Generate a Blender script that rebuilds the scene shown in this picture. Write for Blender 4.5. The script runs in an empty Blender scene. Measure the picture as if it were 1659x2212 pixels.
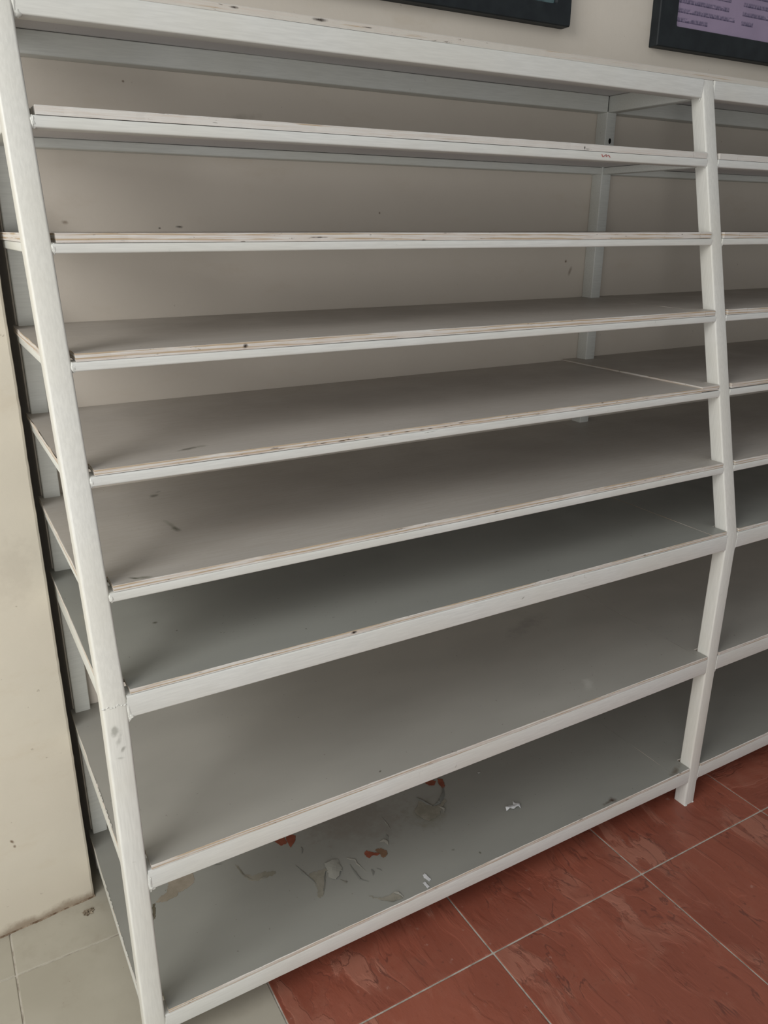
import bpy, bmesh, math, random
from mathutils import Vector, Matrix, noise
random.seed(7)
S = 1.25                      # metres per layout unit (one unit = clear width of a bay)
sc = bpy.context.scene
COL = sc.collection

# ------------------------------------------------------------------ camera
FPX, YAW, PITCH, ROLL = 1710.87, -0.5231, -0.3429, 0.0043
cam_d = bpy.data.cameras.new('camera'); cam = bpy.data.objects.new('camera', cam_d); COL.objects.link(cam)
fw = Vector((-math.sin(YAW)*math.cos(PITCH), math.cos(YAW)*math.cos(PITCH), math.sin(PITCH)))
rt = Vector((math.cos(YAW), math.sin(YAW), 0)); up = rt.cross(fw)
r2 = rt*math.cos(ROLL) + up*math.sin(ROLL); u2 = -rt*math.sin(ROLL) + up*math.cos(ROLL)
M = Matrix((r2, u2, -fw)).transposed().to_4x4()
M.translation = Vector((-0.1311, -1.1893, 1.0488))*S
cam.matrix_world = M
cam_d.sensor_fit = 'HORIZONTAL'; cam_d.sensor_width = 36; cam_d.lens = 36*FPX/1659
cam_d.clip_start = 0.02
sc.camera = cam

# ------------------------------------------------------------------ light, exposure
w = bpy.data.worlds.new('world'); sc.world = w; w.use_nodes = True
w.node_tree.nodes['Background'].inputs[0].default_value = (0.97, 0.99, 1.0, 1)
w.node_tree.nodes['Background'].inputs[1].default_value = 0.32

def area(name, loc, target, sx, sy, power, col):
    d = bpy.data.lights.new(name, 'AREA'); d.shape = 'RECTANGLE'; d.size = sx; d.size_y = sy
    d.energy = power; d.color = col
    o = bpy.data.objects.new(name, d); COL.objects.link(o)
    o.location = loc
    o.rotation_euler = (Vector(target)-Vector(loc)).to_track_quat('-Z', 'Y').to_euler()
    return o
area('window_light', (-2.2, -1.5, 2.4), (0.4, -0.2, 0.8), 1.5, 1.5, 54, (1.0, 0.985, 0.95))
area('doorway_light', (-1.3, -2.6, 0.9), (0.4, -0.2, 0.8), 1.5, 1.3, 28, (1.0, 0.98, 0.96))
sc.view_settings.view_transform = 'Standard'
sc.view_settings.look = 'None'
sc.view_settings.exposure = 0.0
sc.view_settings.gamma = 1.0
sc.view_settings.use_curve_mapping = False

# ------------------------------------------------------------------ node helpers
class N:
    def __init__(s, name, rough=0.5, spec=0.5):
        s.m = bpy.data.materials.new(name); s.m.use_nodes = True
        s.t = s.m.node_tree; s.b = s.t.nodes['Principled BSDF']
        s.b.inputs['Roughness'].default_value = rough
        s.b.inputs['Specular IOR Level'].default_value = spec
        s.co = s.t.nodes.new('ShaderNodeTexCoord').outputs['Object']
    def link(s, a, b): s.t.links.new(a, b)
    def node(s, typ, **kw):
        n = s.t.nodes.new(typ)
        for k, v in kw.items(): setattr(n, k, v)
        return n
    def val(s, sock, x):
        if hasattr(x, 'is_linked') or hasattr(x, 'links'): s.link(x, sock)
        else: sock.default_value = x
    def math(s, op, a, b=0.0, c=None, clamp=False):
        n = s.node('ShaderNodeMath', operation=op, use_clamp=clamp)
        s.val(n.inputs[0], a); s.val(n.inputs[1], b)
        if c is not None: s.val(n.inputs[2], c)
        return n.outputs[0]
    def map(s, scale=(1,1,1), loc=(0,0,0), rot=(0,0,0), v=None):
        n = s.node('ShaderNodeMapping'); s.link(v or s.co, n.inputs[0])
        n.inputs['Scale'].default_value = scale; n.inputs['Location'].default_value = loc; n.inputs['Rotation'].default_value = rot
        return n.outputs[0]
    def noise(s, scale, detail=4, rough=0.55, v=None, dist=0.0, out=0):
        n = s.node('ShaderNodeTexNoise'); s.link(v or s.co, n.inputs['Vector'])
        n.inputs['Scale'].default_value = scale; n.inputs['Detail'].default_value = detail
        n.inputs['Roughness'].default_value = rough; n.inputs['Distortion'].default_value = dist
        return n.outputs[out]
    def ramp(s, f, lo, hi, a=0.0, b=1.0):
        n = s.node('ShaderNodeMapRange', clamp=True, interpolation_type='SMOOTHSTEP'); s.val(n.inputs[0], f)
        n.inputs[1].default_value = lo; n.inputs[2].default_value = hi; n.inputs[3].default_value = a; n.inputs[4].default_value = b
        return n.outputs[0]
    def mix(s, f, a, b):
        n = s.node('ShaderNodeMix', data_type='RGBA'); s.val(n.inputs[0], f)
        for k, x in ((6, a), (7, b)):
            if isinstance(x, tuple): n.inputs[k].default_value = (*x[:3], 1)
            else: s.link(x, n.inputs[k])
        return n.outputs[2]
    def color(s, c):
        if isinstance(c, tuple): s.b.inputs['Base Color'].default_value = (*c[:3], 1)
        else: s.link(c, s.b.inputs['Base Color'])
    def bump(s, h, strength=0.2, dist=0.002):
        n = s.node('ShaderNodeBump'); s.link(h, n.inputs['Height'])
        n.inputs['Strength'].default_value = strength; n.inputs['Distance'].default_value = dist
        s.link(n.outputs[0], s.b.inputs['Normal'])
    def rough(s, x): s.link(x, s.b.inputs['Roughness'])
    def sep(s, v=None):
        n = s.node('ShaderNodeSeparateXYZ'); s.link(v or s.co, n.inputs[0]); return n.outputs
    def stain(s, c, r, rot=0.0, rough_=0.7, nscale=60, axis='Z'):
        """soft blotch at c (metres), radii r, rotated about an axis"""
        n = s.node('ShaderNodeMapping', vector_type='TEXTURE'); s.link(s.co, n.inputs[0])
        n.inputs['Location'].default_value = c
        n.inputs['Rotation'].default_value = (0, 0, rot) if axis == 'Z' else (0, rot, 0)
        n.inputs['Scale'].default_value = r
        l = s.node('ShaderNodeVectorMath', operation='LENGTH'); s.link(n.outputs[0], l.inputs[0])
        f = s.math('ADD', l.outputs['Value'], s.math('MULTIPLY', s.math('SUBTRACT', s.noise(nscale, 3), 0.5), rough_*3))
        return s.ramp(f, 1.35, 0.05)
    def vary(s, k=1.0):
        """object coordinates pushed by the object's own place, so that alike pieces differ"""
        o = s.node('ShaderNodeObjectInfo'); a = s.node('ShaderNodeVectorMath', operation='SCALE'); s.link(o.outputs['Location'], a.inputs[0]); a.inputs['Scale'].default_value = 3.7*k
        b = s.node('ShaderNodeVectorMath', operation='ADD'); s.link(s.co, b.inputs[0]); s.link(a.outputs[0], b.inputs[1])
        return b.outputs[0]

def mm(*a): return tuple(x*S for x in a)

# frame paint: off-white oil paint, brushed along the bars, faint grime and chips
def paint(name, base, long_axis='x', smudges=()):
    n = N(name, 0.38, 0.45)
    sc_ = (4, 60, 60) if long_axis == 'x' else (60, 60, 4)
    br = n.noise(6, 4, 0.6, n.map(sc_))
    c = n.mix(n.ramp(br, 0.3, 0.7), tuple(x*0.93 for x in base), tuple(min(1, x*1.04) for x in base))
    big = n.ramp(n.noise(5, 3), 0.35, 0.7)
    c = n.mix(n.math('MULTIPLY', big, 0.35), c, (base[0]*0.95, base[1]*0.92, base[2]*0.84))
    grime = n.ramp(n.noise(38, 6, 0.7), 0.66, 0.74)
    c = n.mix(n.math('MULTIPLY', grime, 0.35), c, (0.33, 0.31, 0.27))
    for (cc, rr, ro, st, col) in smudges:
        c = n.mix(n.math('MULTIPLY', n.stain(cc, rr, ro, 0.8, 90, 'Y'), st), c, col)
    n.color(c)
    h = n.math('ADD', br, n.math('MULTIPLY', n.noise(25, 3), 0.8))
    n.bump(h, 0.10, 0.0012)
    return n.m
GREY = (0.22, 0.22, 0.19)
M_POST = paint('post_paint', (0.69, 0.69, 0.65), 'z', [
    (mm(-0.0165, -0.3955, 0.5235), mm(0.0042, 0.02, 0.0075), 0.0, 0.60, GREY),
    (mm(-0.0135, -0.3955, 0.5105), mm(0.0028, 0.02, 0.010), 0.3, 0.40, GREY),
    (mm(-0.0105, -0.3955, 0.4975), mm(0.0022, 0.02, 0.004), 0.6, 0.64, GREY),
    (mm(-0.0150, -0.3955, 0.4870), mm(0.0060, 0.02, 0.0018), 0.2, 0.36, GREY)])
M_RAIL = paint('rail_paint', (0.665, 0.675, 0.65), 'x', [
    (mm(0.5584, -0.3955, 0.5498), mm(0.0035, 0.02, 0.0012), -0.6, 0.64, GREY),
    (mm(0.4517, -0.3955, 0.3001), mm(0.0014, 0.02, 0.0050), 0.4, 0.5, GREY),
    (mm(0.43, -0.31, 0.798), mm(0.012, 0.06, 0.0006), -0.06, 0.8, GREY)])
M_BACK = paint('back_frame_paint', (0.66, 0.675, 0.64), 'x')
M_WELD = paint('weld_paint', (0.63, 0.64, 0.61), 'x')

# plywood edge, whitewashed and worn: stretched plies, wormholes
def ply_edge(name, zt, th, wear=0.5, holes=(), warm=1.0, white=(0.66, 0.645, 0.61)):
    n = N(name, 0.7, 0.25)
    x, y, z = n.sep()
    wob = n.math('MULTIPLY', n.math('SUBTRACT', n.noise(4, 4, v=n.map((1, 1, 0.2))), 0.5), 0.5)
    k = n.math('ADD', n.math('DIVIDE', n.math('SUBTRACT', zt, z), th), wob)        # 0 top .. 1 bottom
    k_ = wear; pink = (0.60-0.08*k_, 0.54-0.12*k_, 0.48-0.13*k_); tan = (0.46*warm, 0.36, 0.25); dark = (0.10, 0.075, 0.06)
    st = n.noise(7, 6, 0.72, n.map((1.6, 1.6, 75)))
    layers = n.ramp(n.math('SINE', n.math('MULTIPLY', k, 12.5)), -0.2, 0.8)
    c = n.mix(n.math('MULTIPLY', n.ramp(st, 0.40, 0.68), n.ramp(n.noise(3.3, 3, 0.6), 0.30, 0.62, 0.25+0.3*wear, 1.0)), white, pink)
    c = n.mix(n.math('MULTIPLY', layers, n.ramp(n.noise(9, 4, v=n.map((1, 1, 30))), 0.62-0.3*wear, 0.75-0.25*wear)), c, tan)
    chip = n.math('MULTIPLY', n.ramp(n.noise(80, 4, 0.7, n.map((0.5, 1, 3.0))), 0.64, 0.69), n.ramp(n.noise(5, 2), 0.60-0.25*wear, 0.66-0.2*wear))
    c = n.mix(n.math('MULTIPLY', chip, 0.8), c, dark)
    for (cc, rr) in holes:
        c = n.mix(n.stain(cc, rr, 0, 0.5, 120, 'Y'), c, (0.035, 0.025, 0.02))
    n.color(c)
    n.bump(n.math('SUBTRACT', st, chip), 0.5, 0.0015)
    return n.m

# painted board faces: the upper ones dusty beige over grain, the lower ones smooth grey-green
def board_top(name, base, dusty, stains=(), rough=0.42):
    n = N(name, rough, 0.4)
    gr = n.noise(5, 5, 0.6, n.map((3, 40, 3)))
    big = n.ramp(n.noise(2.6, 3, 0.5, n.map((1, 2.2, 1))), 0.3, 0.72)
    c = n.mix(big, tuple(x*0.93 for x in base), tuple(x*1.06 for x in base))
    if dusty:
        c = n.mix(n.math('MULTIPLY', n.ramp(gr, 0.35, 0.7), 0.28), c, (base[0]*0.78, base[1]*0.73, base[2]*0.66))
        c = n.mix(n.math('MULTIPLY', n.ramp(n.noise(9, 5, 0.7), 0.5, 0.75), 0.25), c, (0.46, 0.43, 0.39))
    speck = n.ramp(n.noise(150, 2, 0.5), 0.735, 0.77)
    c = n.mix(n.math('MULTIPLY', speck, 0.5), c, (0.09, 0.08, 0.06))
    for (cc, rr, ro, st, col) in stains:
        c = n.mix(n.math('MULTIPLY', n.stain(cc, rr, ro), st), c, col)
    n.color(c)
    n.bump(n.math('ADD', gr, n.math('MULTIPLY', n.noise(12, 3), 0.6)), 0.10 if dusty else 0.05, 0.002)
    n.rough(n.ramp(n.noise(8, 4), 0.3, 0.7, rough-0.07, rough+0.12))
    return n.m

# ------------------------------------------------------------------ mesh helpers (coordinates in layout units)
def link(name, me, parent=None, kind=None):
    o = bpy.data.objects.new(name, me); COL.objects.link(o)
    if parent: o.parent = parent
    if kind: o['kind'] = kind
    return o
def from_bm(name, bm, mat, parent=None, smooth=False, kind=None, scale=S):
    for v in bm.verts: v.co *= scale
    me = bpy.data.meshes.new(name); bm.to_mesh(me); bm.free()
    for m in (mat if isinstance(mat, (list, tuple)) else [mat]): me.materials.append(m)
    if smooth:
        for p in me.polygons: p.use_smooth = True
        me.set_sharp_from_angle(angle=math.radians(50))
    return link(name, me, parent, kind)
def box_bm(x0, x1, y0, y1, z0, z1, bev=0.0, seg=2):
    bm = bmesh.new(); bmesh.ops.create_cube(bm, size=1)
    for v in bm.verts:
        v.co = Vector((x0 if v.co.x < 0 else x1, y0 if v.co.y < 0 else y1, z0 if v.co.z < 0 else z1))
    if bev: bmesh.ops.bevel(bm, geom=bm.edges[:], offset=bev, segments=seg, profile=0.5, affect='EDGES')
    return bm
def box(name, x0, x1, y0, y1, z0, z1, mat, parent=None, bev=0.0, **k):
    return from_bm(name, box_bm(x0, x1, y0, y1, z0, z1, bev), mat, parent, smooth=bev > 0, **k)
def rail_mesh(name, x0, x1, y0, y1, z0, z1, dz, mat, parent, bev=0.0018):
    """tube along x; ends at slightly different heights, faintly wavy as hand-welded bars are"""
    bm = bmesh.new(); nx = 24
    prof = rrect(y0, y1, z0, z1, min(bev, (z1-z0)*0.3))
    rings = []
    sd = random.random()*50
    for i in range(nx+1):
        x = x0+(x1-x0)*i/nx
        oz = dz*(x) + 0.0005*noise.noise(Vector((x*3+sd, 0, 0)))
        oy = 0.0006*noise.noise(Vector((x*2.5+sd, 5, 0)))
        rings.append([bm.verts.new((x, a+oy, b+oz)) for a, b in prof])
    for A, B in zip(rings, rings[1:]):
        for i in range(len(A)):
            j = (i+1) % len(A); bm.faces.new((A[i], A[j], B[j], B[i]))
    bm.faces.new(rings[0]); bm.faces.new(list(reversed(rings[-1])))
    bmesh.ops.recalc_face_normals(bm, faces=bm.faces[:])
    return from_bm(name, bm, mat, parent, smooth=True)
def rrect(a0, a1, b0, b1, r, seg=3):
    pts = []
    for cx, cy, s0 in ((a1-r, b1-r, 0), (a0+r, b1-r, 90), (a0+r, b0+r, 180), (a1-r, b0+r, 270)):
        for i in range(seg+1):
            t = math.radians(s0+90*i/seg); pts.append((cx+r*math.cos(t), cy+r*math.sin(t)))
    return pts
def post_mesh(name, x0, x1, dy, stations, mat, parent, r=0.0028):
    """tube through (z, y_front) stations, cut level at each"""
    bm = bmesh.new(); rings = []
    for z, y in stations:
        rings.append([bm.verts.new((a, b, z)) for a, b in rrect(x0, x1, y, y+dy, r)])
    for A, B in zip(rings, rings[1:]):
        for i in range(len(A)):
            j = (i+1) % len(A); bm.faces.new((A[i], A[j], B[j], B[i]))
    bm.faces.new(list(reversed(rings[0]))); bm.faces.new(rings[-1])
    bmesh.ops.recalc_face_normals(bm, faces=bm.faces[:])
    return from_bm(name, bm, mat, parent, smooth=True)
def poly_plate(name, pts, z, th, mat, parent, curl=None, rag=1.0):
    """thin sheet with a ragged outline; curl(x,y)->extra height"""
    bm = bmesh.new()
    P = []
    for i, a in enumerate(pts):
        b = pts[(i+1) % len(pts)]
        for t in (0.0, 0.14, 0.28, 0.42, 0.57, 0.71, 0.86):
            x = a[0]+(b[0]-a[0])*t; y = a[1]+(b[1]-a[1])*t
            k = rag*0.0026*(0.35+math.sin(t*math.pi))
            P.append((x+k*noise.noise(Vector((x*400, y*400, 1))), y+k*noise.noise(Vector((x*400, y*400, 9)))))
    cx = sum(p[0] for p in P)/len(P); cy = sum(p[1] for p in P)/len(P)
    top = [bm.verts.new((x, y, z+th)) for x, y in P]
    f = bm.faces.new(top)
    if curl:
        bmesh.ops.triangulate(bm, faces=[f])
        bmesh.ops.subdivide_edges(bm, edges=bm.edges[:], cuts=2, use_grid_fill=True)
        for v in bm.verts: v.co.z += max(0.0, curl(v.co.x, v.co.y))
    geom = bmesh.ops.extrude_face_region(bm, geom=bm.faces[:])
    for v in [g for g in geom['geom'] if isinstance(g, bmesh.types.BMVert)]: v.co.z -= th*0.9
    bmesh.ops.recalc_face_normals(bm, faces=bm.faces[:])
    return from_bm(name, bm, mat, parent, smooth=False)

# ------------------------------------------------------------------ measured layout (units)
W, D, SL, ZK, SY = 0.0266, 0.3955, 0.2389, 0.5562, 0.0255
BY, BW = 0.0267, 0.0231
LV = {  # level: board top, tube top, tube bottom, rise to the right over one bay
 'T': (1.2836, 1.2744, 1.2478, -0.0016), '1': (1.1648, 1.1554, 1.1438, 0.0009), '2': (1.0438, 1.0339, 1.0240, 0.0025),
 '3': (0.9257, 0.9168, 0.9070, 0.0006), '4': (0.8065, 0.7997, 0.7887, -0.0003), '5': (0.6835, 0.6758, 0.6650, -0.0010),
 '6': (0.5687, 0.5623, 0.5347, -0.0004), '7': (0.3244, 0.3180, 0.2894, 0.0040), '8': (0.0859, 0.0796, 0.0527, 0.0017)}
def yf(z): return -D + (SL*(z-ZK) if z > ZK else 0.0)

# ------------------------------------------------------------------ setting: walls
def wall_mat(name, base, marks=(), low_grime=False):
    n = N(name, 0.75, 0.25)
    big = n.ramp(n.noise(1.7, 4, 0.55), 0.3, 0.7)
    c = n.mix(big, tuple(x*0.95 for x in base), tuple(min(1, x*1.04) for x in base))
    c = n.mix(n.math('MULTIPLY', n.ramp(n.noise(6, 5, 0.7, n.map((1, 1, 2.5))), 0.52, 0.8), 0.35), c, (base[0]*0.86, base[1]*0.80, base[2]*0.72))
    c = n.mix(n.math('MULTIPLY', n.ramp(n.noise(70, 3, 0.6), 0.70, 0.76), 0.4), c, (0.25, 0.2, 0.15))
    if low_grime:
        x, y, z = n.sep()
        g = n.math('ADD', z, n.math('MULTIPLY', n.math('SUBTRACT', n.noise(14, 5, 0.7), 0.5), 0.05))
        c = n.mix(n.ramp(g, 0.022, 0.002, 0, 0.8), c, (0.20, 0.135, 0.085))
        c = n.mix(n.ramp(g, 0.20, 0.02, 0, 0.25), c, (0.42, 0.37, 0.29))
    for (cc, rr, ro, st, col) in marks:
        c = n.mix(n.math('MULTIPLY', n.stain(cc, rr, ro, 0.6, 70, 'Y'), st), c, col)
    n.color(c)
    n.bump(n.math('ADD', n.noise(55, 4, 0.6), n.math('MULTIPLY', n.noise(6, 3), 2.0)), 0.12, 0.003)
    return n.m
BR = (0.17, 0.11, 0.065)
M_WALL = wall_mat('wall_plaster', (0.67, 0.615, 0.54), [
    (mm(0.9488, 0, 0.9928), mm(0.0032, 0.05, 0.0030), 0, 0.9, BR), (mm(0.9610, 0, 0.9740), mm(0.0035, 0.05, 0.0090), 0.3, 0.6, BR),
    (mm(0.5441, 0, 1.0736), mm(0.0018, 0.05, 0.0018), 0, 0.9, BR), (mm(0.1867, 0, 1.0489), mm(0.0022, 0.05, 0.0016), 0, 1, (0.07, 0.06, 0.05)),
    (mm(0.2146, 0, 1.0509), mm(0.0050, 0.05, 0.0018), 0, 1, (0.07, 0.06, 0.05)), (mm(0.0606, 0, 1.0560), mm(0.0045, 0.05, 0.0025), 0, 0.6, BR),
    (mm(0.155, 0, 1.231), mm(0.0020, 0.05, 0.0015), 0, 0.8, BR), (mm(0.31, 0, 1.196), mm(0.035, 0.05, 0.006), -0.15, 0.35, (0.34, 0.31, 0.25)),
    (mm(1.003, 0, 1.22), mm(0.0016, 0.05, 0.0080), 0, 0.7, (0.2, 0.18, 0.16)), (mm(1.06, 0, 1.306), mm(0.012, 0.05, 0.0016), 0, 0.6, (0.3, 0.25, 0.2))])
M_PIL = wall_mat('pilaster_plaster', (0.69, 0.64, 0.535), [
    (mm(-0.1374, -0.07, 0.1665), mm(0.0020, 0.05, 0.0042), -0.5, 0.9, BR), (mm(-0.1350, -0.07, 0.1560), mm(0.0022, 0.05, 0.0030), -0.4, 0.8, BR),
    (mm(-0.072, -0.062, 0.60), mm(0.03, 0.05, 0.05), 0, 0.25, (0.45, 0.40, 0.33))], True)
bm = bmesh.new()
plan = [(-1.6, 0.15), (-0.018, 0.15), (-0.018, 0.0), (3.2, 0.0), (3.2, 0.27), (-1.6, 0.27)]     # a deep narrow slot opens behind the left pier
lo = [bm.verts.new((a, b, -0.02)) for a, b in plan]; hi = [bm.verts.new((a, b, 2.2)) for a, b in plan]
for i in range(6): bm.faces.new((lo[i], lo[(i+1) % 6], hi[(i+1) % 6], hi[i]))
bm.faces.new(lo); bm.faces.new(hi); bmesh.ops.recalc_face_normals(bm, faces=bm.faces[:])
from_bm('wall_back', bm, M_WALL, kind='structure')
# left wall projection: a shallow pier whose right corner is slightly chipped
bm = bmesh.new(); nz = 160; cols = []
for i in range(nz+1):
    z = 2.2*i/nz
    j = 0.0006*noise.noise(Vector((z*60, 0, 3)))+0.0010*noise.noise(Vector((z*9, 0, 8)))
    a, b = -0.0327+j, -0.0590
    cols.append([bm.verts.new(p) for p in ((-1.6, -0.20, z), (-0.20, b-0.0150, z), (a-0.0035, b-0.0003, z), (a-0.0008, b+0.0010, z), (a, b+0.0040, z), (a, -0.0005, z), (-1.6, -0.0005, z))])
for A, B in zip(cols, cols[1:]):
    for i in range(7):
        j = (i+1) % 7; bm.faces.new((A[i], A[j], B[j], B[i]))
bm.faces.new(cols[-1]); bm.faces.new(list(reversed(cols[0])))
bmesh.ops.recalc_face_normals(bm, faces=bm.faces[:])
from_bm('wall_left', bm, M_PIL, kind='structure')

n = N('dirt_line', 0.9, 0.1); n.color(n.mix(n.ramp(n.noise(60, 4, 0.7), 0.35, 0.65), (0.13, 0.085, 0.055), (0.33, 0.27, 0.20))); M_DIRT = n.m
bm = bmesh.new(); prev = None
for i in range(401):
    x = -0.75+(0.75-0.0322)*i/400
    yb = -0.0590-0.09*max(0, (-0.0327-x))*1.0
    a = 0.0016+0.0022*max(0, noise.noise(Vector((x*30, 0, 0)))+0.2)+0.0012*abs(noise.noise(Vector((x*140, 4, 0)))); h = 0.0014+0.0018*abs(noise.noise(Vector((x*70, 9, 0))))
    row = [bm.verts.new((x, yb+0.002, 0.0)), bm.verts.new((x, yb+0.002, h)), bm.verts.new((x, yb-0.0003, h)), bm.verts.new((x, yb-a, 0.0002)), bm.verts.new((x, yb-a, 0.0))]
    if prev:
        for k in range(5): bm.faces.new((prev[k], prev[(k+1) % 5], row[(k+1) % 5], row[k]))
    prev = row
bmesh.ops.recalc_face_normals(bm, faces=bm.faces[:])
o = from_bm('dirt_line', bm, M_DIRT, bpy.data.objects['wall_left']); o['kind'] = 'stuff'
# ------------------------------------------------------------------ setting: floor, every tile its own piece
TS = 0.3206; TX, TY = 0.1563, -0.1567
n = N('grout', 0.8, 0.2)
n.color(n.mix(n.ramp(n.noise(30, 5, 0.7), 0.4, 0.65), (0.55, 0.52, 0.46), (0.36, 0.32, 0.27))); n.bump(n.noise(120, 3), 0.3, 0.001)
M_GROUT = n.m
floor = box('floor', -1.6, 3.2, -2.2, 0.15, -0.03, -0.0012, M_GROUT, kind='structure')
# red tile: cleft slate-like relief
n = N('red_tile_glaze', 0.40, 0.5)
v = n.vary(); vs = n.map((0.85, 2.5, 1), rot=(0, 0, 0.2), v=v)
wv = n.node('ShaderNodeVectorMath', operation='ADD'); n.link(vs, wv.inputs[0])
ws = n.node('ShaderNodeVectorMath', operation='SCALE'); n.link(n.noise(2.2, 3, 0.5, v, out=1), ws.inputs[0]); ws.inputs['Scale'].default_value = 0.45
n.link(ws.outputs[0], wv.inputs[1]); wv = wv.outputs[0]
h1 = n.noise(2.6, 6, 0.50, wv); h2 = n.noise(5.5, 6, 0.52, wv)
steps = None
for t, f in ((0.42, h1), (0.50, h1), (0.58, h1), (0.56, h2)):
    s_ = n.ramp(f, t, t+0.03)
    steps = s_ if steps is None else n.math('ADD', steps, s_)
fine = n.noise(26, 5, 0.65, wv)
c = n.mix(n.ramp(h1, 0.3, 0.7), (0.245, 0.070, 0.043), (0.330, 0.100, 0.062))
c = n.mix(n.math('MULTIPLY', n.math('MULTIPLY', n.ramp(h2, 0.52, 0.60), n.ramp(n.noise(3.5, 4, 0.6, v), 0.36, 0.60)), 0.70), c, (0.42, 0.180, 0.125))
c = n.mix(n.math('MULTIPLY', n.ramp(n.noise(14, 5, 0.7, v), 0.5, 0.7), 0.25), c, (0.35, 0.15, 0.10))
crack = None
for t, f in ((0.42, h1), (0.50, h1), (0.58, h1), (0.56, h2)):
    e = n.ramp(n.math('ABSOLUTE', n.math('SUBTRACT', f, t)), 0.0060, 0.0008)
    crack = e if crack is None else n.math('MAXIMUM', crack, e)
crack = n.math('MULTIPLY', crack, n.ramp(n.noise(7, 3, 0.6, v), 0.46, 0.60))
c = n.mix(n.math('MULTIPLY', crack, 0.6), c, (0.10, 0.036, 0.028))
c = n.mix(n.math('MULTIPLY', n.ramp(n.noise(70, 3, 0.6, v), 0.62, 0.72), 0.35), c, (0.10, 0.036, 0.026))
c = n.mix(n.math('MULTIPLY', n.ramp(n.noise(45, 3, 0.6, n.map((1, 1, 1), loc=(3, 1, 7), v=v)), 0.66, 0.76), 0.45), c, (0.46, 0.26, 0.21))
n.color(c)
n.bump(n.math('ADD', n.math('MULTIPLY', steps, 0.45), n.math('MULTIPLY', fine, 0.55)), 0.42, 0.0035)
n.rough(n.ramp(fine, 0.3, 0.7, 0.36, 0.55))
M_RED = n.m
n = N('pale_tile_glaze', 0.45, 0.4); v = n.vary()
c = n.mix(n.ramp(n.noise(3, 5, 0.6, v), 0.3, 0.7), (0.385, 0.36, 0.295), (0.46, 0.435, 0.365))
c = n.mix(n.math('MULTIPLY', n.ramp(n.noise(16, 5, 0.7, v), 0.5, 0.75), 0.4), c, (0.33, 0.29, 0.23))
c = n.mix(n.math('MULTIPLY', n.ramp(n.noise(90, 3, 0.6, v), 0.70, 0.75), 0.6), c, (0.20, 0.15, 0.11))
n.color(c); n.bump(n.noise(30, 4, 0.6, v), 0.08, 0.002)
M_PALE = n.m
def tile_mesh(name, mat, g):
    bm = box_bm(-TS/2+g, TS/2-g, -TS/2+g, TS/2-g, -0.012, 0.0, 0.0011, 2)
    for q in bm.verts: q.co *= S
    me = bpy.data.meshes.new(name); bm.to_mesh(me); bm.free(); me.materials.append(mat); return me
red_me = tile_mesh('red_tile', M_RED, 0.0014); pale_me = tile_mesh('pale_tile', M_PALE, 0.0011)
for i in range(-5, 9):
    for j in range(-6, 1):
        red = i >= 0
        o = link('red_tile' if red else 'pale_tile', red_me if red else pale_me, floor)
        o.location = mm(TX+(i+0.5)*TS, TY+(j+0.5)*TS, random.uniform(-0.0002, 0.0002))
        o.rotation_euler.z = random.choice((0, 1, 2, 3))*math.pi/2

# ------------------------------------------------------------------ shelving rack
rack = bpy.data.objects.new('shelving_rack', None); COL.objects.link(rack)
rack['label'] = 'white painted steel shelving rack with worn plywood shelves standing against the back wall'
rack['category'] = 'shelving'
ZTOP = LV['T'][1]
st = [(0.0, -D), (ZK, -D), (ZTOP, yf(ZTOP))]
XP = (-W, 1.0, 2.0+W)
for k, x0 in enumerate(XP):
    dz = LV['T'][3]*max(0, x0)
    post_mesh('front_post', x0, x0+W, SY, st[:2]+[(ZTOP+dz, yf(ZTOP))], M_POST, rack)
for k, x0 in enumerate((-0.0165, 0.9959, 2.0230)):
    d = 0.0145 if k == 0 else BY
    zt = LV['T'][2]
    post_mesh('back_post', x0, x0+BW, d-0.0006, [(0.0, -d), (zt if k else ZTOP, -d)], M_BACK, rack, 0.0018)
for l, (zb, zt, zh, dz) in LV.items():
    y = yf((zt+zh)/2)
    rail_mesh('front_rail', 0.0002, 0.9998, y, y+0.0243, zh, zt, dz, M_RAIL, rack)
    rail_mesh('front_rail', 1.0002+W, 1.9998+W, y, y+0.0243, zh, zt, dz, M_RAIL, rack)
    for a, b in ((-0.0165+BW, 0.9959), (0.9959+BW, 2.0230)):
        rail_mesh('back_rail', a, b, -BY, -0.0006, zh, zt, dz, M_BACK, rack)
    for x0 in (-0.0215, 0.9975, 2.0240):
        zo = dz*max(0, x0)
        box('side_rail', x0, x0+0.0205, yf(zt)+SY*0.9, -BY+0.001, zh+zo, zt+zo, M_BACK, rack, bev=0.0015)

# plywood boards: two per level, ragged painted edges, notched round the posts
EDGE_HOLES = {'1': [(mm(0.7391, -0.251, 1.1600), mm(0.0016, 0.05, 0.0026))],
              '3': [(mm(0.1911, -0.309, 0.9215), mm(0.0030, 0.05, 0.0030))],
              '6': [(mm(0.2848, -0.393, 0.5662), mm(0.0048, 0.05, 0.0018))],
              '2': [(mm(0.30, -0.28, 1.0395), mm(0.012, 0.05, 0.0008)), (mm(0.93, -0.28, 1.043), mm(0.002, 0.05, 0.001))],
              '4': [(mm(0.25+0.02*i+0.004*(i % 3), -0.336, 0.8018+0.0003*(i % 2)), mm(0.0045, 0.05, 0.0006)) for i in range(11)],
              'T': [(mm(0.335, -0.22, 1.2800), mm(0.0100, 0.05, 0.0018)), (mm(0.23, -0.22, 1.2805), mm(0.006, 0.05, 0.0014)), (mm(0.40, -0.22, 1.279), mm(0.008, 0.05, 0.0008))]}
DK = (0.085, 0.085, 0.06); GN = (0.15, 0.15, 0.11)
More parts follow.
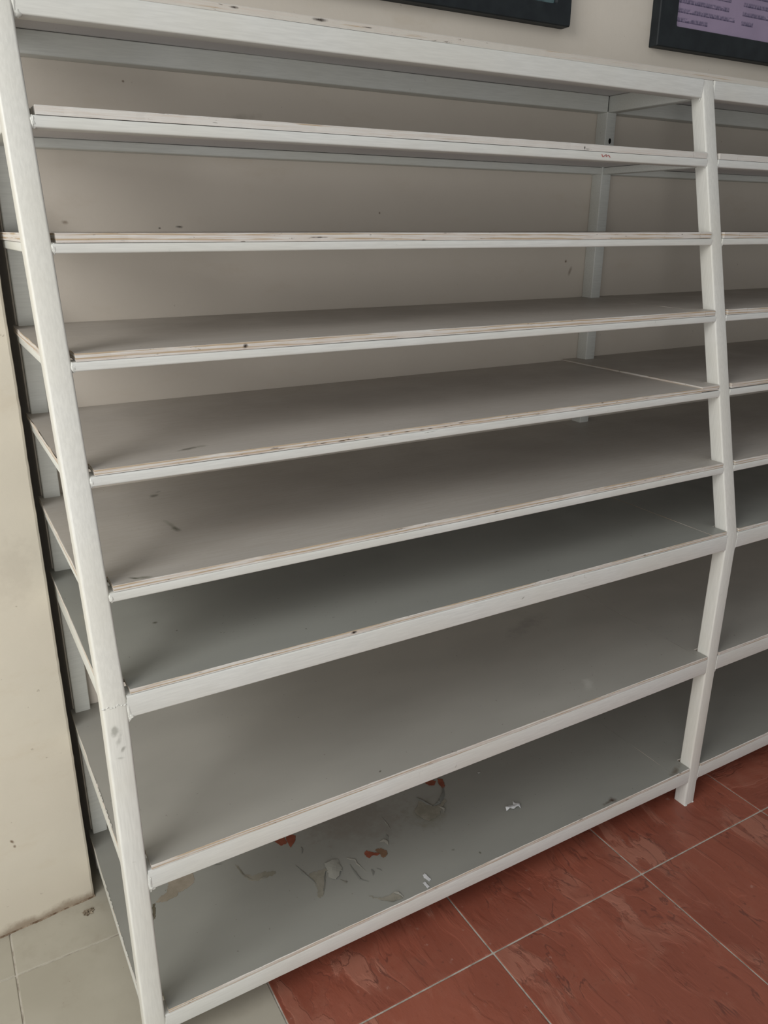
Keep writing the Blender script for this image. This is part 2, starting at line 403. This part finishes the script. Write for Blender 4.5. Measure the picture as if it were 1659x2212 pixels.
STAINS = {
 '3': [(mm(0.2764, -0.2321, 0.9257), mm(0.0020, 0.0020, 0.05), 0, 0.8, DK)],
 '4': [(mm(0.1170, -0.3000, 0.8065), mm(0.0120, 0.0035, 0.05), 0.3, 0.75, DK), (mm(0.1330, -0.2950, 0.8065), mm(0.0090, 0.0045, 0.05), 0.1, 0.4, GN)],
 '5': [(mm(0.1135, -0.2270, 0.6835), mm(0.0045, 0.0110, 0.05), 0.15, 0.85, DK), (mm(0.1115, -0.2050, 0.6835), mm(0.0040, 0.0180, 0.05), 0.1, 0.5, GN),
       (mm(0.1230, -0.0790, 0.6835), mm(0.0080, 0.0055, 0.05), 0.6, 0.7, DK), (mm(0.1340, -0.0640, 0.6835), mm(0.0060, 0.0030, 0.05), 0.6, 0.7, GN),
       (mm(0.0290, -0.3560, 0.6835), mm(0.0060, 0.0020, 0.05), -0.7, 0.95, DK), (mm(0.0390, -0.3600, 0.6835), mm(0.0090, 0.0030, 0.05), -0.3, 0.7, GN),
       (mm(0.075, -0.3700, 0.6835), mm(0.0070, 0.0018, 0.05), 0.2, 0.7, GN), (mm(0.22, -0.26, 0.6835), mm(0.06, 0.03, 0.05), 0.2, 0.16, (0.5, 0.42, 0.36))],
 '6': [(mm(0.0706, -0.2485, 0.5687), mm(0.0030, 0.0028, 0.05), 0, 0.9, DK), (mm(0.0889, -0.2833, 0.5687), mm(0.0012, 0.0012, 0.05), 0, 0.9, DK),
       (mm(0.004, -0.20, 0.5687), mm(0.014, 0.05, 0.05), 0, 0.35, (0.45, 0.42, 0.30))],
 '7': [(mm(0.3316, -0.3790, 0.3244), mm(0.0024, 0.0016, 0.05), 0.5, 0.95, DK), (mm(0.7497, -0.3545, 0.3244), mm(0.0180, 0.0090, 0.05), 0.9, 0.5, (0.52, 0.52, 0.48)),
       (mm(0.79, -0.14, 0.3244), mm(0.06, 0.018, 0.05), 0.3, 0.3, (0.12, 0.12, 0.11)), (mm(0.84, -0.09, 0.3244), mm(0.03, 0.03, 0.05), 0.3, 0.2, (0.5, 0.5, 0.45))],
 '8': [(mm(0.8062, -0.3880, 0.0859), mm(0.0070, 0.0060, 0.05), 0, 1.0, (0.06, 0.035, 0.025)), (mm(0.7950, -0.3880, 0.0859), mm(0.0130, 0.0035, 0.05), 0, 0.8, (0.08, 0.06, 0.04)),
       (mm(0.9720, -0.3860, 0.0859), mm(0.0200, 0.0060, 0.05), 0.3, 0.7, (0.13, 0.10, 0.07)), (mm(0.38, -0.20, 0.0859), mm(0.10, 0.06, 0.05), -0.4, 0.5, (0.20, 0.175, 0.15)),
       (mm(0.50, -0.25, 0.0859), mm(0.04, 0.035, 0.05), -0.2, 0.6, (0.19, 0.18, 0.13)), (mm(0.49, -0.345, 0.0859), mm(0.004, 0.003, 0.05), 0, 0.9, DK),
       (mm(0.525, -0.372, 0.0859), mm(0.002, 0.003, 0.05), 0, 0.9, DK), (mm(0.25, -0.11, 0.0859), mm(0.14, 0.05, 0.05), 0.1, 0.35, (0.24, 0.22, 0.17))]}
M_UNDER = board_top('board_underside', (0.72, 0.69, 0.68), False, (), 0.6)
JOIN = {'T': 1.60, '1': 0.967, '2': 0.972, '3': 0.975, '4': 0.957, '5': 0.953, '6': 0.962, '7': 0.985, '8': 0.957}
def board(l, x0, x1, lift, mats, posts):
    zb, zt, zh, dz = LV[l]
    zb0, zt0 = zb+lift, zt+0.0005+lift*0.5
    yF = yf(zt)-0.0002
    # x columns with the notch edges doubled
    xs = []; nseg = max(8, int((x1-x0)/0.009))
    for i in range(nseg+1):
        x = x0+(x1-x0)*i/nseg; xs.append((x, 0))
    cuts = []
    for (a, b) in posts:
        if b > x0 and a < x1: cuts.append((max(a, x0), min(b, x1)))
    cols = []
    def front(x):
        for (a, b) in cuts:
            if a <= x <= b: return yF+SY+0.004
        return yF
    for x, _ in xs:
        if any(abs(x-a) < 0.003 or abs(x-b) < 0.003 for a, b in cuts) and x not in (x0, x1): continue
        cols.append((x, front(x)))
    for a, b in cuts:
        for e, inner in ((a, 1), (b, -1)):
            if x0 < e < x1:
                cols.append((e-1e-6*inner, yF)); cols.append((e+1e-6*inner, yF+SY+0.004))
    cols.sort(key=lambda q: q[0])
    bm = bmesh.new(); sd = hash(l) % 7 if False else ord(l[0])*1.7
    ny = 14; G = []
    for ci, (x, yfr) in enumerate(cols):
        rag = 0.0005*noise.noise(Vector((x*45+sd, 0, 0)))+0.0004*noise.noise(Vector((x*170+sd, 0, 0)))
        zz = dz*x+0.0007*noise.noise(Vector((x*2.2+sd, 3, 0)))
        ch = 0.0009+0.0008*abs(noise.noise(Vector((x*90, sd, 5))))
        yr = yfr+max(0, rag)
        yl = [yr, yr, yr+ch] + [yr+ch+(-0.0008-yr-ch)*(k/ny) for k in range(1, ny+1)]
        zl = [zt0, zb0-ch, zb0]+[zb0]*ny
        col = []
        for k, (yy, z) in enumerate(zip(yl, zl)):
            xx = x
            if ci == 0: xx += 0.0009*noise.noise(Vector((yy*110, sd, 0)))+(0.0009 if noise.noise(Vector((yy*50, sd, 7))) > 0.2 else 0)
            col.append(bm.verts.new((xx, yy, z+zz)))
        col.append(bm.verts.new((x, -0.0008, zt0+zz)))
        G.append(col)
    for A, B in zip(G, G[1:]):
        m = len(A)
        for k in range(m):
            j = (k+1) % m
            f = bm.faces.new((A[k], B[k], B[j], A[j]))
            f.material_index = 1 if k in (0, 1) else (2 if k == m-1 else 0)
    for c_ in (G[0], G[-1]):
        f = bm.faces.new(c_); f.material_index = 1
    for A, B in zip(G, G[1:]):
        if abs(A[0].co.y-B[0].co.y) > 0.01: pass
    bmesh.ops.triangulate(bm, faces=[f for f in bm.faces if len(f.verts) > 4])
    bmesh.ops.recalc_face_normals(bm, faces=bm.faces[:])
    return from_bm('shelf_board', bm, mats, rack)
notches = [(-0.05, 0.005), (0.9985, 1.0+W+0.0035), (2.0+W-0.003, 2.2)]
notches_top = [(-0.05, -0.03)]
boards = {}
for l in LV:
    zb, zt, zh, dz = LV[l]
    low = l in '678'
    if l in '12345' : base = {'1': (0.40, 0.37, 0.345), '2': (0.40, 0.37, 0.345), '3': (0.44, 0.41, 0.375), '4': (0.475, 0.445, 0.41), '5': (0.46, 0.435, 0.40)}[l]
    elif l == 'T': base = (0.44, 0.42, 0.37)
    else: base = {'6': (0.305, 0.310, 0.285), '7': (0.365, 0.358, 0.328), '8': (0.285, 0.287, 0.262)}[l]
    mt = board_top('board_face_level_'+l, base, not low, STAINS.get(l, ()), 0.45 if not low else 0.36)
    me_ = ply_edge('plywood_edge_level_'+l, (zb+0)*S, (zb-zt)*S, {'T': .12, '1': .12, '2': .7, '3': .8, '4': .9, '5': .85, '6': .7, '7': .8, '8': .75}[l], EDGE_HOLES.get(l, ()), 1.0, (0.60, 0.575, 0.52) if l == 'T' else (0.66, 0.645, 0.61))
    j = JOIN[l]; nt = notches_top if l == 'T' else notches
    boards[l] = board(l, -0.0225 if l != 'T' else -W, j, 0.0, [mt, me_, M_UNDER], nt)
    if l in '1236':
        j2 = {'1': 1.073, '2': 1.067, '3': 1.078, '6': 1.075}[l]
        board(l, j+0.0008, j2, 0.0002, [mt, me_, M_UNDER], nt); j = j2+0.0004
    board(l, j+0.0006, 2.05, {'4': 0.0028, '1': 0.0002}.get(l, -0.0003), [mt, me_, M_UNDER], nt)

# weld beads where rails meet posts
def bead(x, y, z, rx, ry, rz, seed):
    bm = bmesh.new(); bmesh.ops.create_icosphere(bm, subdivisions=3, radius=1.0)
    for v in bm.verts:
        k = 1+0.35*noise.noise(v.co*2.1+Vector((seed*3.1, 0, 0)))+0.15*noise.noise(v.co*6+Vector((0, seed, 0)))
        v.co = Vector((x+v.co.x*k*rx, y+v.co.y*k*ry, z+v.co.z*k*rz))
    from_bm('weld_bead', bm, M_WELD, rack, smooth=True)
s = 0
for l, (zb, zt, zh, dz) in LV.items():
    big = (zt-zh) > 0.02
    y = yf((zt+zh)/2)
    s += 1
    bead(0.0015, y+0.0022, zh+(zt-zh)*(0.35 if big else 0.45), 0.0030, 0.0026, (zt-zh)*(0.50 if big else 0.55), s)
    if big: bead(0.0035, y+0.0035, zh+0.0015, 0.0052, 0.0040, 0.0045, s+20)
    bead(0.9990, y+0.0026, zh+dz+(zt-zh)*0.4, 0.0024, 0.0024, (zt-zh)*0.5, s+40)
    bead(1.0005+W, y+0.0028, zh+dz+(zt-zh)*0.3, 0.0032, 0.0028, (zt-zh)*0.48, s+60)
for i in range(7):
    bead(-W+0.002+i*0.0037, -D+0.0022, ZK-0.0025+0.0012*math.sin(i*1.9), 0.0028, 0.0027, 0.0019, 80+i)
bead(1.0035, -D+0.0008, 0.0, 0.004, 0.003, 0.0022, 99); bead(1.0+W-0.003, -D+0.002, 0.0, 0.004, 0.003, 0.0020, 97)

# bolt hole in the middle back post, red marker squiggle on the first rail
n = N('hole_dark', 0.9, 0.1); n.color((0.012, 0.012, 0.012)); M_DARK = n.m
bm = bmesh.new(); bmesh.ops.create_cone(bm, cap_ends=True, segments=24, radius1=0.0036, radius2=0.0036, depth=0.0008, matrix=Matrix.Translation((1.0073, -BY-0.0002, 1.2006)) @ Matrix.Rotation(math.pi/2, 4, 'X') @ Matrix.Diagonal((0.8, 1.25, 1, 1)))
from_bm('bolt_hole', bm, M_DARK, rack)['label'] = 'dark round bolt hole'
n = N('red_marker', 0.6, 0.3); n.color((0.42, 0.06, 0.055)); M_MARK = n.m
def stroke(name, pts, r, mat, parent):
    cu = bpy.data.curves.new(name, 'CURVE'); cu.dimensions = '3D'; cu.bevel_depth = r*S; cu.bevel_resolution = 1
    sp = cu.splines.new('POLY'); sp.points.add(len(pts)-1)
    for p, q in zip(sp.points, pts): p.co = (*mm(*q), 1)
    o = bpy.data.objects.new(name, cu); me = bpy.data.meshes.new_from_object(o); bpy.data.objects.remove(o)
    me.name = name; me.materials.append(mat)
    return link(name, me, parent)
yy = yf((LV['1'][1]+LV['1'][2])/2)-0.0006
o = stroke('marker_squiggle', [(0.7715, yy, 1.1528), (0.7735, yy, 1.1497), (0.7760, yy, 1.1505), (0.7800, yy, 1.1530), (0.7802, yy, 1.1502), (0.7850, yy, 1.1523), (0.7885, yy, 1.1492)], 0.00042, M_MARK, rack)
o['label'] = 'small red marker squiggle'

# peeling patches on the lowest board (stripped facing, exposed backing, lifted curls)
Z8 = LV['8'][0]
b8 = boards['8']
def patch_mat(name, c1, c2, sc_=30, rough=0.7):
    n = N(name, rough, 0.25); n.color(n.mix(n.ramp(n.noise(sc_, 5, 0.65), 0.35, 0.65), c1, c2)); n.bump(n.noise(60, 4), 0.25, 0.001); return n.m
M_BEIGE = patch_mat('stripped_backing', (0.255, 0.225, 0.175), (0.32, 0.28, 0.225))
M_OLIVE = patch_mat('stripped_olive', (0.215, 0.205, 0.165), (0.285, 0.27, 0.225))
M_REDP = patch_mat('exposed_red', (0.20, 0.058, 0.034), (0.26, 0.085, 0.05), 60)
M_FILM = patch_mat('paint_film', (0.315, 0.32, 0.295), (0.345, 0.35, 0.32), 20, 0.4)
M_CURL = patch_mat('film_underside', (0.42, 0.41, 0.36), (0.50, 0.485, 0.43), 30)
n = N('white_chip', 0.6, 0.3); n.color((0.66, 0.66, 0.62)); M_WHITE_CHIP = n.m
def dz8(x): return LV['8'][3]*x
def patch(name, pts, mat, th=0.0003, curl=None, lift=0.0, rag=1.0):
    cx = sum(p[0] for p in pts)/len(pts)
    return poly_plate(name, pts, Z8+dz8(cx)+0.0004+lift, th, mat, b8, curl, rag)
BA = [(0.0648, -0.1802), (0.1028, -0.1818), (0.1011, -0.1966), (0.096, -0.2041), (0.0803, -0.2094), (0.0721, -0.2088), (0.0689, -0.2149), (0.0592, -0.2153), (0.0531, -0.2177), (0.0357, -0.2117), (0.0443, -0.2049), (0.0549, -0.201)]
patch('stripped_patch', BA, M_BEIGE)
patch('stripped_patch', [(0.0317, -0.2114), (0.0349, -0.2122), (0.0315, -0.2317), (0.0258, -0.2421), (0.027, -0.2297)], patch_mat('dark_edge', (0.09, 0.08, 0.055), (0.16, 0.14, 0.10)))
patch('stripped_patch', [(0.1667, -0.1977), (0.1715, -0.2134), (0.1731, -0.225), (0.1828, -0.2348), (0.2022, -0.2352), (0.217, -0.2436), (0.2168, -0.2478), (0.201, -0.2494), (0.1865, -0.2484), (0.1747, -0.2406), (0.17, -0.2254)], M_OLIVE)
patch('stripped_patch', [(0.2608, -0.276), (0.2684, -0.2754), (0.2903, -0.2788), (0.2832, -0.2918), (0.2738, -0.3098), (0.2643, -0.3233), (0.2564, -0.3281), (0.2544, -0.3233), (0.2618, -0.3048), (0.2608, -0.2947)], M_OLIVE)
patch('stripped_patch', [(0.3227, -0.3602), (0.3339, -0.3716), (0.3494, -0.3755), (0.3586, -0.3733), (0.3654, -0.3855), (0.3623, -0.3900), (0.3488, -0.3870), (0.3338, -0.3752)], M_OLIVE)
patch('stripped_patch', [(0.5037, -0.2174), (0.5091, -0.2239), (0.5183, -0.2424), (0.5318, -0.2435), (0.5469, -0.2352), (0.5471, -0.2421), (0.5287, -0.2516), (0.5175, -0.2648), (0.4916, -0.2692), (0.4861, -0.2598), (0.4815, -0.2379)], M_OLIVE)
patch('stripped_patch', [(0.3803, -0.281), (0.3878, -0.2831), (0.3934, -0.2928), (0.39, -0.3014), (0.3804, -0.3044), (0.3802, -0.2938), (0.3781, -0.2862)], patch_mat('exposed_brown', (0.16, 0.10, 0.06), (0.24, 0.13, 0.08)))
REDS = [[(0.2664, -0.1765), (0.2777, -0.1875), (0.2723, -0.1978), (0.2592, -0.2089), (0.2597, -0.1972), (0.2605, -0.1866)],
        [(0.2425, -0.183), (0.2600, -0.1790), (0.2579, -0.1962), (0.2472, -0.1967), (0.244, -0.1883)],
        [(0.3591, -0.2796), (0.3643, -0.2758), (0.3693, -0.2823), (0.3806, -0.2929), (0.3748, -0.2949), (0.3693, -0.2907), (0.3603, -0.293), (0.3587, -0.2889), (0.3579, -0.2832)],
        [(0.5394, -0.1802), (0.5553, -0.1821), (0.5600, -0.1875), (0.5512, -0.1959), (0.5423, -0.1909)],
        [(0.5661, -0.1827), (0.5733, -0.1887), (0.5673, -0.2068), (0.5594, -0.2112), (0.5600, -0.1959)]]
for r in REDS:
    o = patch('exposed_patch', r, M_REDP, 0.0005, rag=0.5); o['label'] = 'brick red spot where the facing has torn away'
def curl_strip(name, pts, width, lift, mat, side=1):
    """a lifted lip of paint film following a torn edge"""
    bm = bmesh.new(); rows = []; P = []
    for a, b in zip(pts, pts[1:]):
        for t in (0, .2, .4, .6, .8): P.append((a[0]+(b[0]-a[0])*t, a[1]+(b[1]-a[1])*t))
    P.append(pts[-1]); m = len(P)
    for i, (x, y) in enumerate(P):
        q = P[min(i+1, m-1)]; p = P[max(i-1, 0)]
        d = Vector((q[0]-p[0], q[1]-p[1], 0)).normalized(); nrm = Vector((-d.y, d.x, 0))*side
        k = math.sin(math.pi*(i+0.6)/(m+0.2))*(0.75+0.5*noise.noise(Vector((x*150, y*150, 2))))
        row = []
        for t in (0, .33, .66, 1.0):
            row.append(bm.verts.new((x+nrm.x*width*0.62*k*t+0.0009*noise.noise(Vector((x*300, y*300, t))), y+nrm.y*width*k*t, Z8+dz8(x)+0.0003+lift*0.34*k*math.sin(t*1.5))))
        rows.append(row)
    for A, B in zip(rows, rows[1:]):
        for k in range(3): bm.faces.new((A[k], A[k+1], B[k+1], B[k]))
    r = bmesh.ops.solidify(bm, geom=bm.faces[:], thickness=0.0002)
    bmesh.ops.recalc_face_normals(bm, faces=bm.faces[:])
    return from_bm(name, bm, mat, b8, smooth=True)
for pts, wd, li, sd in [
    ([(0.1667, -0.1977), (0.1715, -0.2134), (0.1731, -0.225), (0.1790, -0.2370), (0.1865, -0.2484)], 0.006, 0.0045, -1),
    ([(0.1865, -0.2484), (0.195, -0.2500), (0.205, -0.2480)], 0.004, 0.003, 1),
    ([(0.1100, -0.1700), (0.125, -0.1760), (0.140, -0.1850), (0.152, -0.1880)], 0.005, 0.003, 1),
    ([(0.2506, -0.247), (0.2525, -0.2623), (0.2523, -0.2692), (0.2575, -0.2831), (0.262, -0.3012), (0.2610, -0.315)], 0.006, 0.005, 1),
    ([(0.2903, -0.2788), (0.2832, -0.2918), (0.2738, -0.3098), (0.2643, -0.3233)], 0.004, 0.004, -1),
    ([(0.2922, -0.2687), (0.2907, -0.278), (0.2857, -0.2971)], 0.007, 0.006, 1),
    ([(0.3158, -0.2697), (0.3140, -0.280), (0.3128, -0.2906)], 0.008, 0.007, -1),
    ([(0.3281, -0.2725), (0.3315, -0.2807), (0.3381, -0.2855), (0.3367, -0.294), (0.3428, -0.3137)], 0.005, 0.005, 1),
    ([(0.3273, -0.2887), (0.3254, -0.3038), (0.3257, -0.3258), (0.3367, -0.3359)], 0.005, 0.004, 1),
    ([(0.3520, -0.3150), (0.3480, -0.3280)], 0.005, 0.004, 1),
    ([(0.3600, -0.3180), (0.3650, -0.3270)], 0.003, 0.003, 1),
    ([(0.3586, -0.3733), (0.3640, -0.3800), (0.3680, -0.3890)], 0.006, 0.006, 1),
    ([(0.3340, -0.3750), (0.3488, -0.3860), (0.3640, -0.3900)], 0.004, 0.004, -1),
    ([(0.5032, -0.207), (0.5064, -0.2207), (0.5103, -0.2329), (0.5183, -0.2424)], 0.008, 0.007, 1),
    ([(0.5183, -0.2424), (0.5351, -0.242), (0.5528, -0.2283), (0.5655, -0.204)], 0.010, 0.009, 1),
    ([(0.5250, -0.2450), (0.5290, -0.2570), (0.5240, -0.2680)], 0.005, 0.005, 1),
    ([(0.4110, -0.2590), (0.4090, -0.2700)], 0.004, 0.003, 1),
    ([(0.3930, -0.2700), (0.4010, -0.2740), (0.4020, -0.2840)], 0.007, 0.006, 1),
    ([(0.4252, -0.2204), (0.4245, -0.2380), (0.4237, -0.2546)], 0.0025, 0.0025, 1),
    ([(0.300, -0.3080), (0.3080, -0.3197), (0.3044, -0.3214)], 0.006, 0.004, -1),
    ([(0.2750, -0.215), (0.2700, -0.2300)], 0.004, 0.004, 1)]:
    curl_strip('peeling_flake', pts, wd, li, M_CURL if len(pts) % 2 else M_FILM, sd)

patch('lifted_film', [(0.2922, -0.2687), (0.3158, -0.2697), (0.3128, -0.2906), (0.3022, -0.3026), (0.2926, -0.3069), (0.2857, -0.2971), (0.2907, -0.278)], patch_mat('film_shine', (0.30, 0.30, 0.27), (0.35, 0.35, 0.31), 25, 0.3), 0.0003, lambda x, y: 0.0022*math.sin(max(0, (x-0.2857)/0.0301)*math.pi))
# chipped paint along the left ends of the two lowest boards
for lv, ys in (('8', (-0.125, -0.150, -0.172, -0.215, -0.245, -0.275, -0.305, -0.335, -0.36)), ('7', (-0.19, -0.215, -0.235, -0.262, -0.285))):
    for y_ in ys:
        z_ = LV[lv][0]; L_ = random.uniform(0.010, 0.024)
        pts = [(-0.0227, y_), (-0.0221, y_-L_*0.15), (-0.0215, y_-L_*0.3), (-0.0220, y_-L_*0.5), (-0.0214, y_-L_*0.75), (-0.0221, y_-L_*0.9), (-0.0227, y_-L_)]
        poly_plate('paint_chip', pts, z_+0.0002, 0.0004, M_WHITE_CHIP, boards[lv], None, 0.3)
# ------------------------------------------------------------------ litter on the lowest board
n = N('white_scrap', 0.6, 0.3); n.color((0.62, 0.63, 0.64)); M_WHITE = n.m
def litter(name, pts, label, cat, mat, h=0.0015, th=0.0004, group=None):
    cx = sum(p[0] for p in pts)/len(pts); cy = sum(p[1] for p in pts)/len(pts)
    o = poly_plate(name, [(x-cx, y-cy) for x, y in pts], 0.0, th, mat, None,
                   lambda x, y: h*(0.5+0.9*noise.noise(Vector((x*120, y*120, cx*40)))), rag=0.3)
    o.location = mm(cx, cy, Z8+dz8(cx)+0.0004)
    o['label'] = label; o['category'] = cat
    if group: o['group'] = group
    return o
litter('torn_tape', [(0.6256, -0.31), (0.6335, -0.3079), (0.643, -0.31), (0.6486, -0.3015), (0.6482, -0.3113), (0.6534, -0.3142), (0.6496, -0.3236), (0.6471, -0.3189), (0.6366, -0.3195), (0.6324, -0.3155), (0.6229, -0.3166)],
       'crumpled scrap of white torn tape lying alone on the lowest grey shelf', 'scrap', M_WHITE, 0.004)
litter('paper_chip', [(0.4169, -0.3665), (0.4212, -0.3663), (0.4234, -0.3807), (0.4186, -0.3830), (0.4156, -0.3718)],
       'larger oblong white paper chip on the lowest shelf, farther from its front edge', 'scrap', M_WHITE, 0.001, group='white scraps on the lowest shelf')
litter('paper_chip', [(0.408, -0.3805), (0.4125, -0.3802), (0.4135, -0.3919), (0.4088, -0.3930), (0.4084, -0.3864)],
       'oblong white paper chip touching the front edge of the lowest shelf', 'scrap', M_WHITE, 0.001, group='white scraps on the lowest shelf')
litter('plaster_crumb', [(0.6406, -0.2066), (0.6444, -0.2069), (0.6446, -0.21), (0.64, -0.2111)],
       'tiny white crumb at the back of the lowest shelf behind the torn tape', 'crumb', M_WHITE, 0.002)
# dirt clot on the pale floor beside the left wall
bm = bmesh.new(); bmesh.ops.create_icosphere(bm, subdivisions=4, radius=1)
for v in bm.verts:
    k = 1+0.7*noise.noise(v.co*2.3)+0.4*noise.noise(v.co*6)
    v.co = Vector((v.co.x*0.0080*k, v.co.y*0.0058*k, max(0.0, v.co.z)*0.0030*k))
o = from_bm('dirt_clot', bm, patch_mat('dirt', (0.13, 0.10, 0.07), (0.34, 0.29, 0.22), 180, 0.9), None)
o.location = mm(-0.0492, -0.0890, 0.0); o['label'] = 'small brown clot of dirt on the pale tile beside the left wall corner'; o['category'] = 'dirt'

# ------------------------------------------------------------------ black frames on the wall above the rack
n = N('black_frame', 0.6, 0.35)
n.color(n.mix(n.ramp(n.noise(30, 4), 0.3, 0.7), (0.008, 0.011, 0.014), (0.014, 0.019, 0.022))); n.bump(n.noise(200, 2), 0.1, 0.0005)
M_BLK = n.m
M_GLASS = bpy.data.materials.new('frame_glass'); M_GLASS.use_nodes = True      # thin pane: clear, with a faint Fresnel gloss
t_ = M_GLASS.node_tree; t_.nodes.clear()
o_ = t_.nodes.new('ShaderNodeOutputMaterial'); mx = t_.nodes.new('ShaderNodeMixShader'); tr = t_.nodes.new('ShaderNodeBsdfTransparent'); gl = t_.nodes.new('ShaderNodeBsdfGlossy'); fr = t_.nodes.new('ShaderNodeFresnel')
fr.inputs[0].default_value = 1.06; gl.inputs['Roughness'].default_value = 0.08
t_.links.new(fr.outputs[0], mx.inputs[0]); t_.links.new(tr.outputs[0], mx.inputs[1]); t_.links.new(gl.outputs[0], mx.inputs[2]); t_.links.new(mx.outputs[0], o_.inputs[0])
def frame_obj(name, x0, x1, z0, z1, bx, bz, th, print_mat, label, rad):
    t = bpy.data.objects.new(name, None); COL.objects.link(t); t.location = mm(x0, 0, z0)
    t['label'] = label; t['category'] = 'picture frame'; t['group'] = 'black framed notices above the rack'
    w_, h_ = x1-x0, z1-z0
    bm = bmesh.new()
    outer = rrect(0, w_, 0, h_, rad, 4); inner = rrect(bx, w_-bx, bz, h_-bz, 0.005, 4)
    lip = rrect(bx+0.002, w_-bx-0.002, bz+0.002, h_-bz-0.002, 0.005, 4)
    def ring(pts, y): return [bm.verts.new((a, y, b)) for a, b in pts]
    rings = [ring(outer, -0.0006), ring(outer, -th+0.002), ring(rrect(0.0015, w_-0.0015, 0.0015, h_-0.0015, rad, 4), -th), ring(inner, -th), ring(lip, -th+0.004), ring(lip, -0.0006)]
    for A, B in zip(rings, rings[1:]+rings[:1]):
        for i in range(len(A)):
            j = (i+1) % len(A); bm.faces.new((A[i], A[j], B[j], B[i]))
    bmesh.ops.recalc_face_normals(bm, faces=bm.faces[:])
    from_bm('frame', bm, M_BLK, t)
    box('print', bx, w_-bx, -th+0.0075, -th+0.0068, bz, h_-bz, print_mat, t)
    box('glass', bx, w_-bx, -th+0.0062, -th+0.0050, bz, h_-bz, M_GLASS, t)
    return t
# dark bluish print
n = N('dark_print', 0.5, 0.3); n.color(n.mix(n.ramp(n.noise(12, 4), 0.4, 0.6), (0.03, 0.05, 0.055), (0.10, 0.16, 0.17))); M_PR1 = n.m
# lilac notice with blurred rows of small print; rows are measured from the frame's corner
n = N('lilac_print', 0.55, 0.3)
x, y, z = n.sep()
c = n.mix(n.ramp(n.noise(8, 3), 0.3, 0.7), (0.33, 0.265, 0.375), (0.385, 0.305, 0.43))
X0, Z0 = 1.1082, 1.3635
rows = [(1.158, 1.242, 1.4085), (1.158, 1.316, 1.4232), (1.158, 1.297, 1.4385), (1.158, 1.300, 1.4540), (1.336, 1.370, 1.4212), (1.336, 1.46, 1.4368), (1.336, 1.45, 1.4522),
        (1.158, 1.310, 1.4690), (1.336, 1.47, 1.4675), (1.158, 1.305, 1.4840), (1.336, 1.46, 1.4825), (1.158, 1.28, 1.4990), (1.336, 1.44, 1.4975)]
ink = None; line = None
wx = n.math('ADD', x, n.math('MULTIPLY', n.math('SUBTRACT', n.noise(300, 2), 0.5), 0.004))
for a, b, zz in rows:
    dzv = n.math('SUBTRACT', z, (zz-Z0)*S)
    inx = n.math('MULTIPLY', n.ramp(wx, (a-X0)*S-0.001, (a-X0)*S+0.001), n.ramp(wx, (b-X0)*S+0.001, (b-X0)*S-0.001))
    body = n.math('MULTIPLY', inx, n.math('MULTIPLY', n.ramp(dzv, -0.0005, 0.0012), n.ramp(dzv, 0.0105, 0.0065)))
    ul = n.math('MULTIPLY', inx, n.math('MULTIPLY', n.ramp(dzv, -0.0008, 0.0003), n.ramp(dzv, 0.0030, 0.0012)))
    ink = body if ink is None else n.math('MAXIMUM', ink, body)
    line = ul if line is None else n.math('MAXIMUM', line, ul)
strokes = n.ramp(n.noise(260, 3, 0.6, n.map((1.6, 1, 0.55))), 0.38, 0.60)
words = n.ramp(n.noise(42, 1, 0.5, n.map((1, 1, 3.0))), 0.34, 0.40)
c = n.mix(n.math('MULTIPLY', ink, n.math('MULTIPLY', n.math('MULTIPLY_ADD', strokes, 0.55, 0.22), words)), c, (0.085, 0.075, 0.14))
c = n.mix(n.math('MULTIPLY', line, n.math('MULTIPLY_ADD', strokes, 0.40, 0.42)), c, (0.045, 0.035, 0.085))
n.color(c); M_PR2 = n.m
frame_obj('picture_frame', 0.300, 0.9010, 1.3700, 1.80, 0.031, 0.0290, 0.020, M_PR1, 'black frame nearer the left, on the wall above the first bay, with a dark print', 0.0035)
frame_obj('picture_frame', 1.1082, 1.720, 1.3635, 1.80, 0.0445, 0.0345, 0.020, M_PR2, 'black frame at the upper right corner holding a lilac sheet with rows of small print', 0.0015)
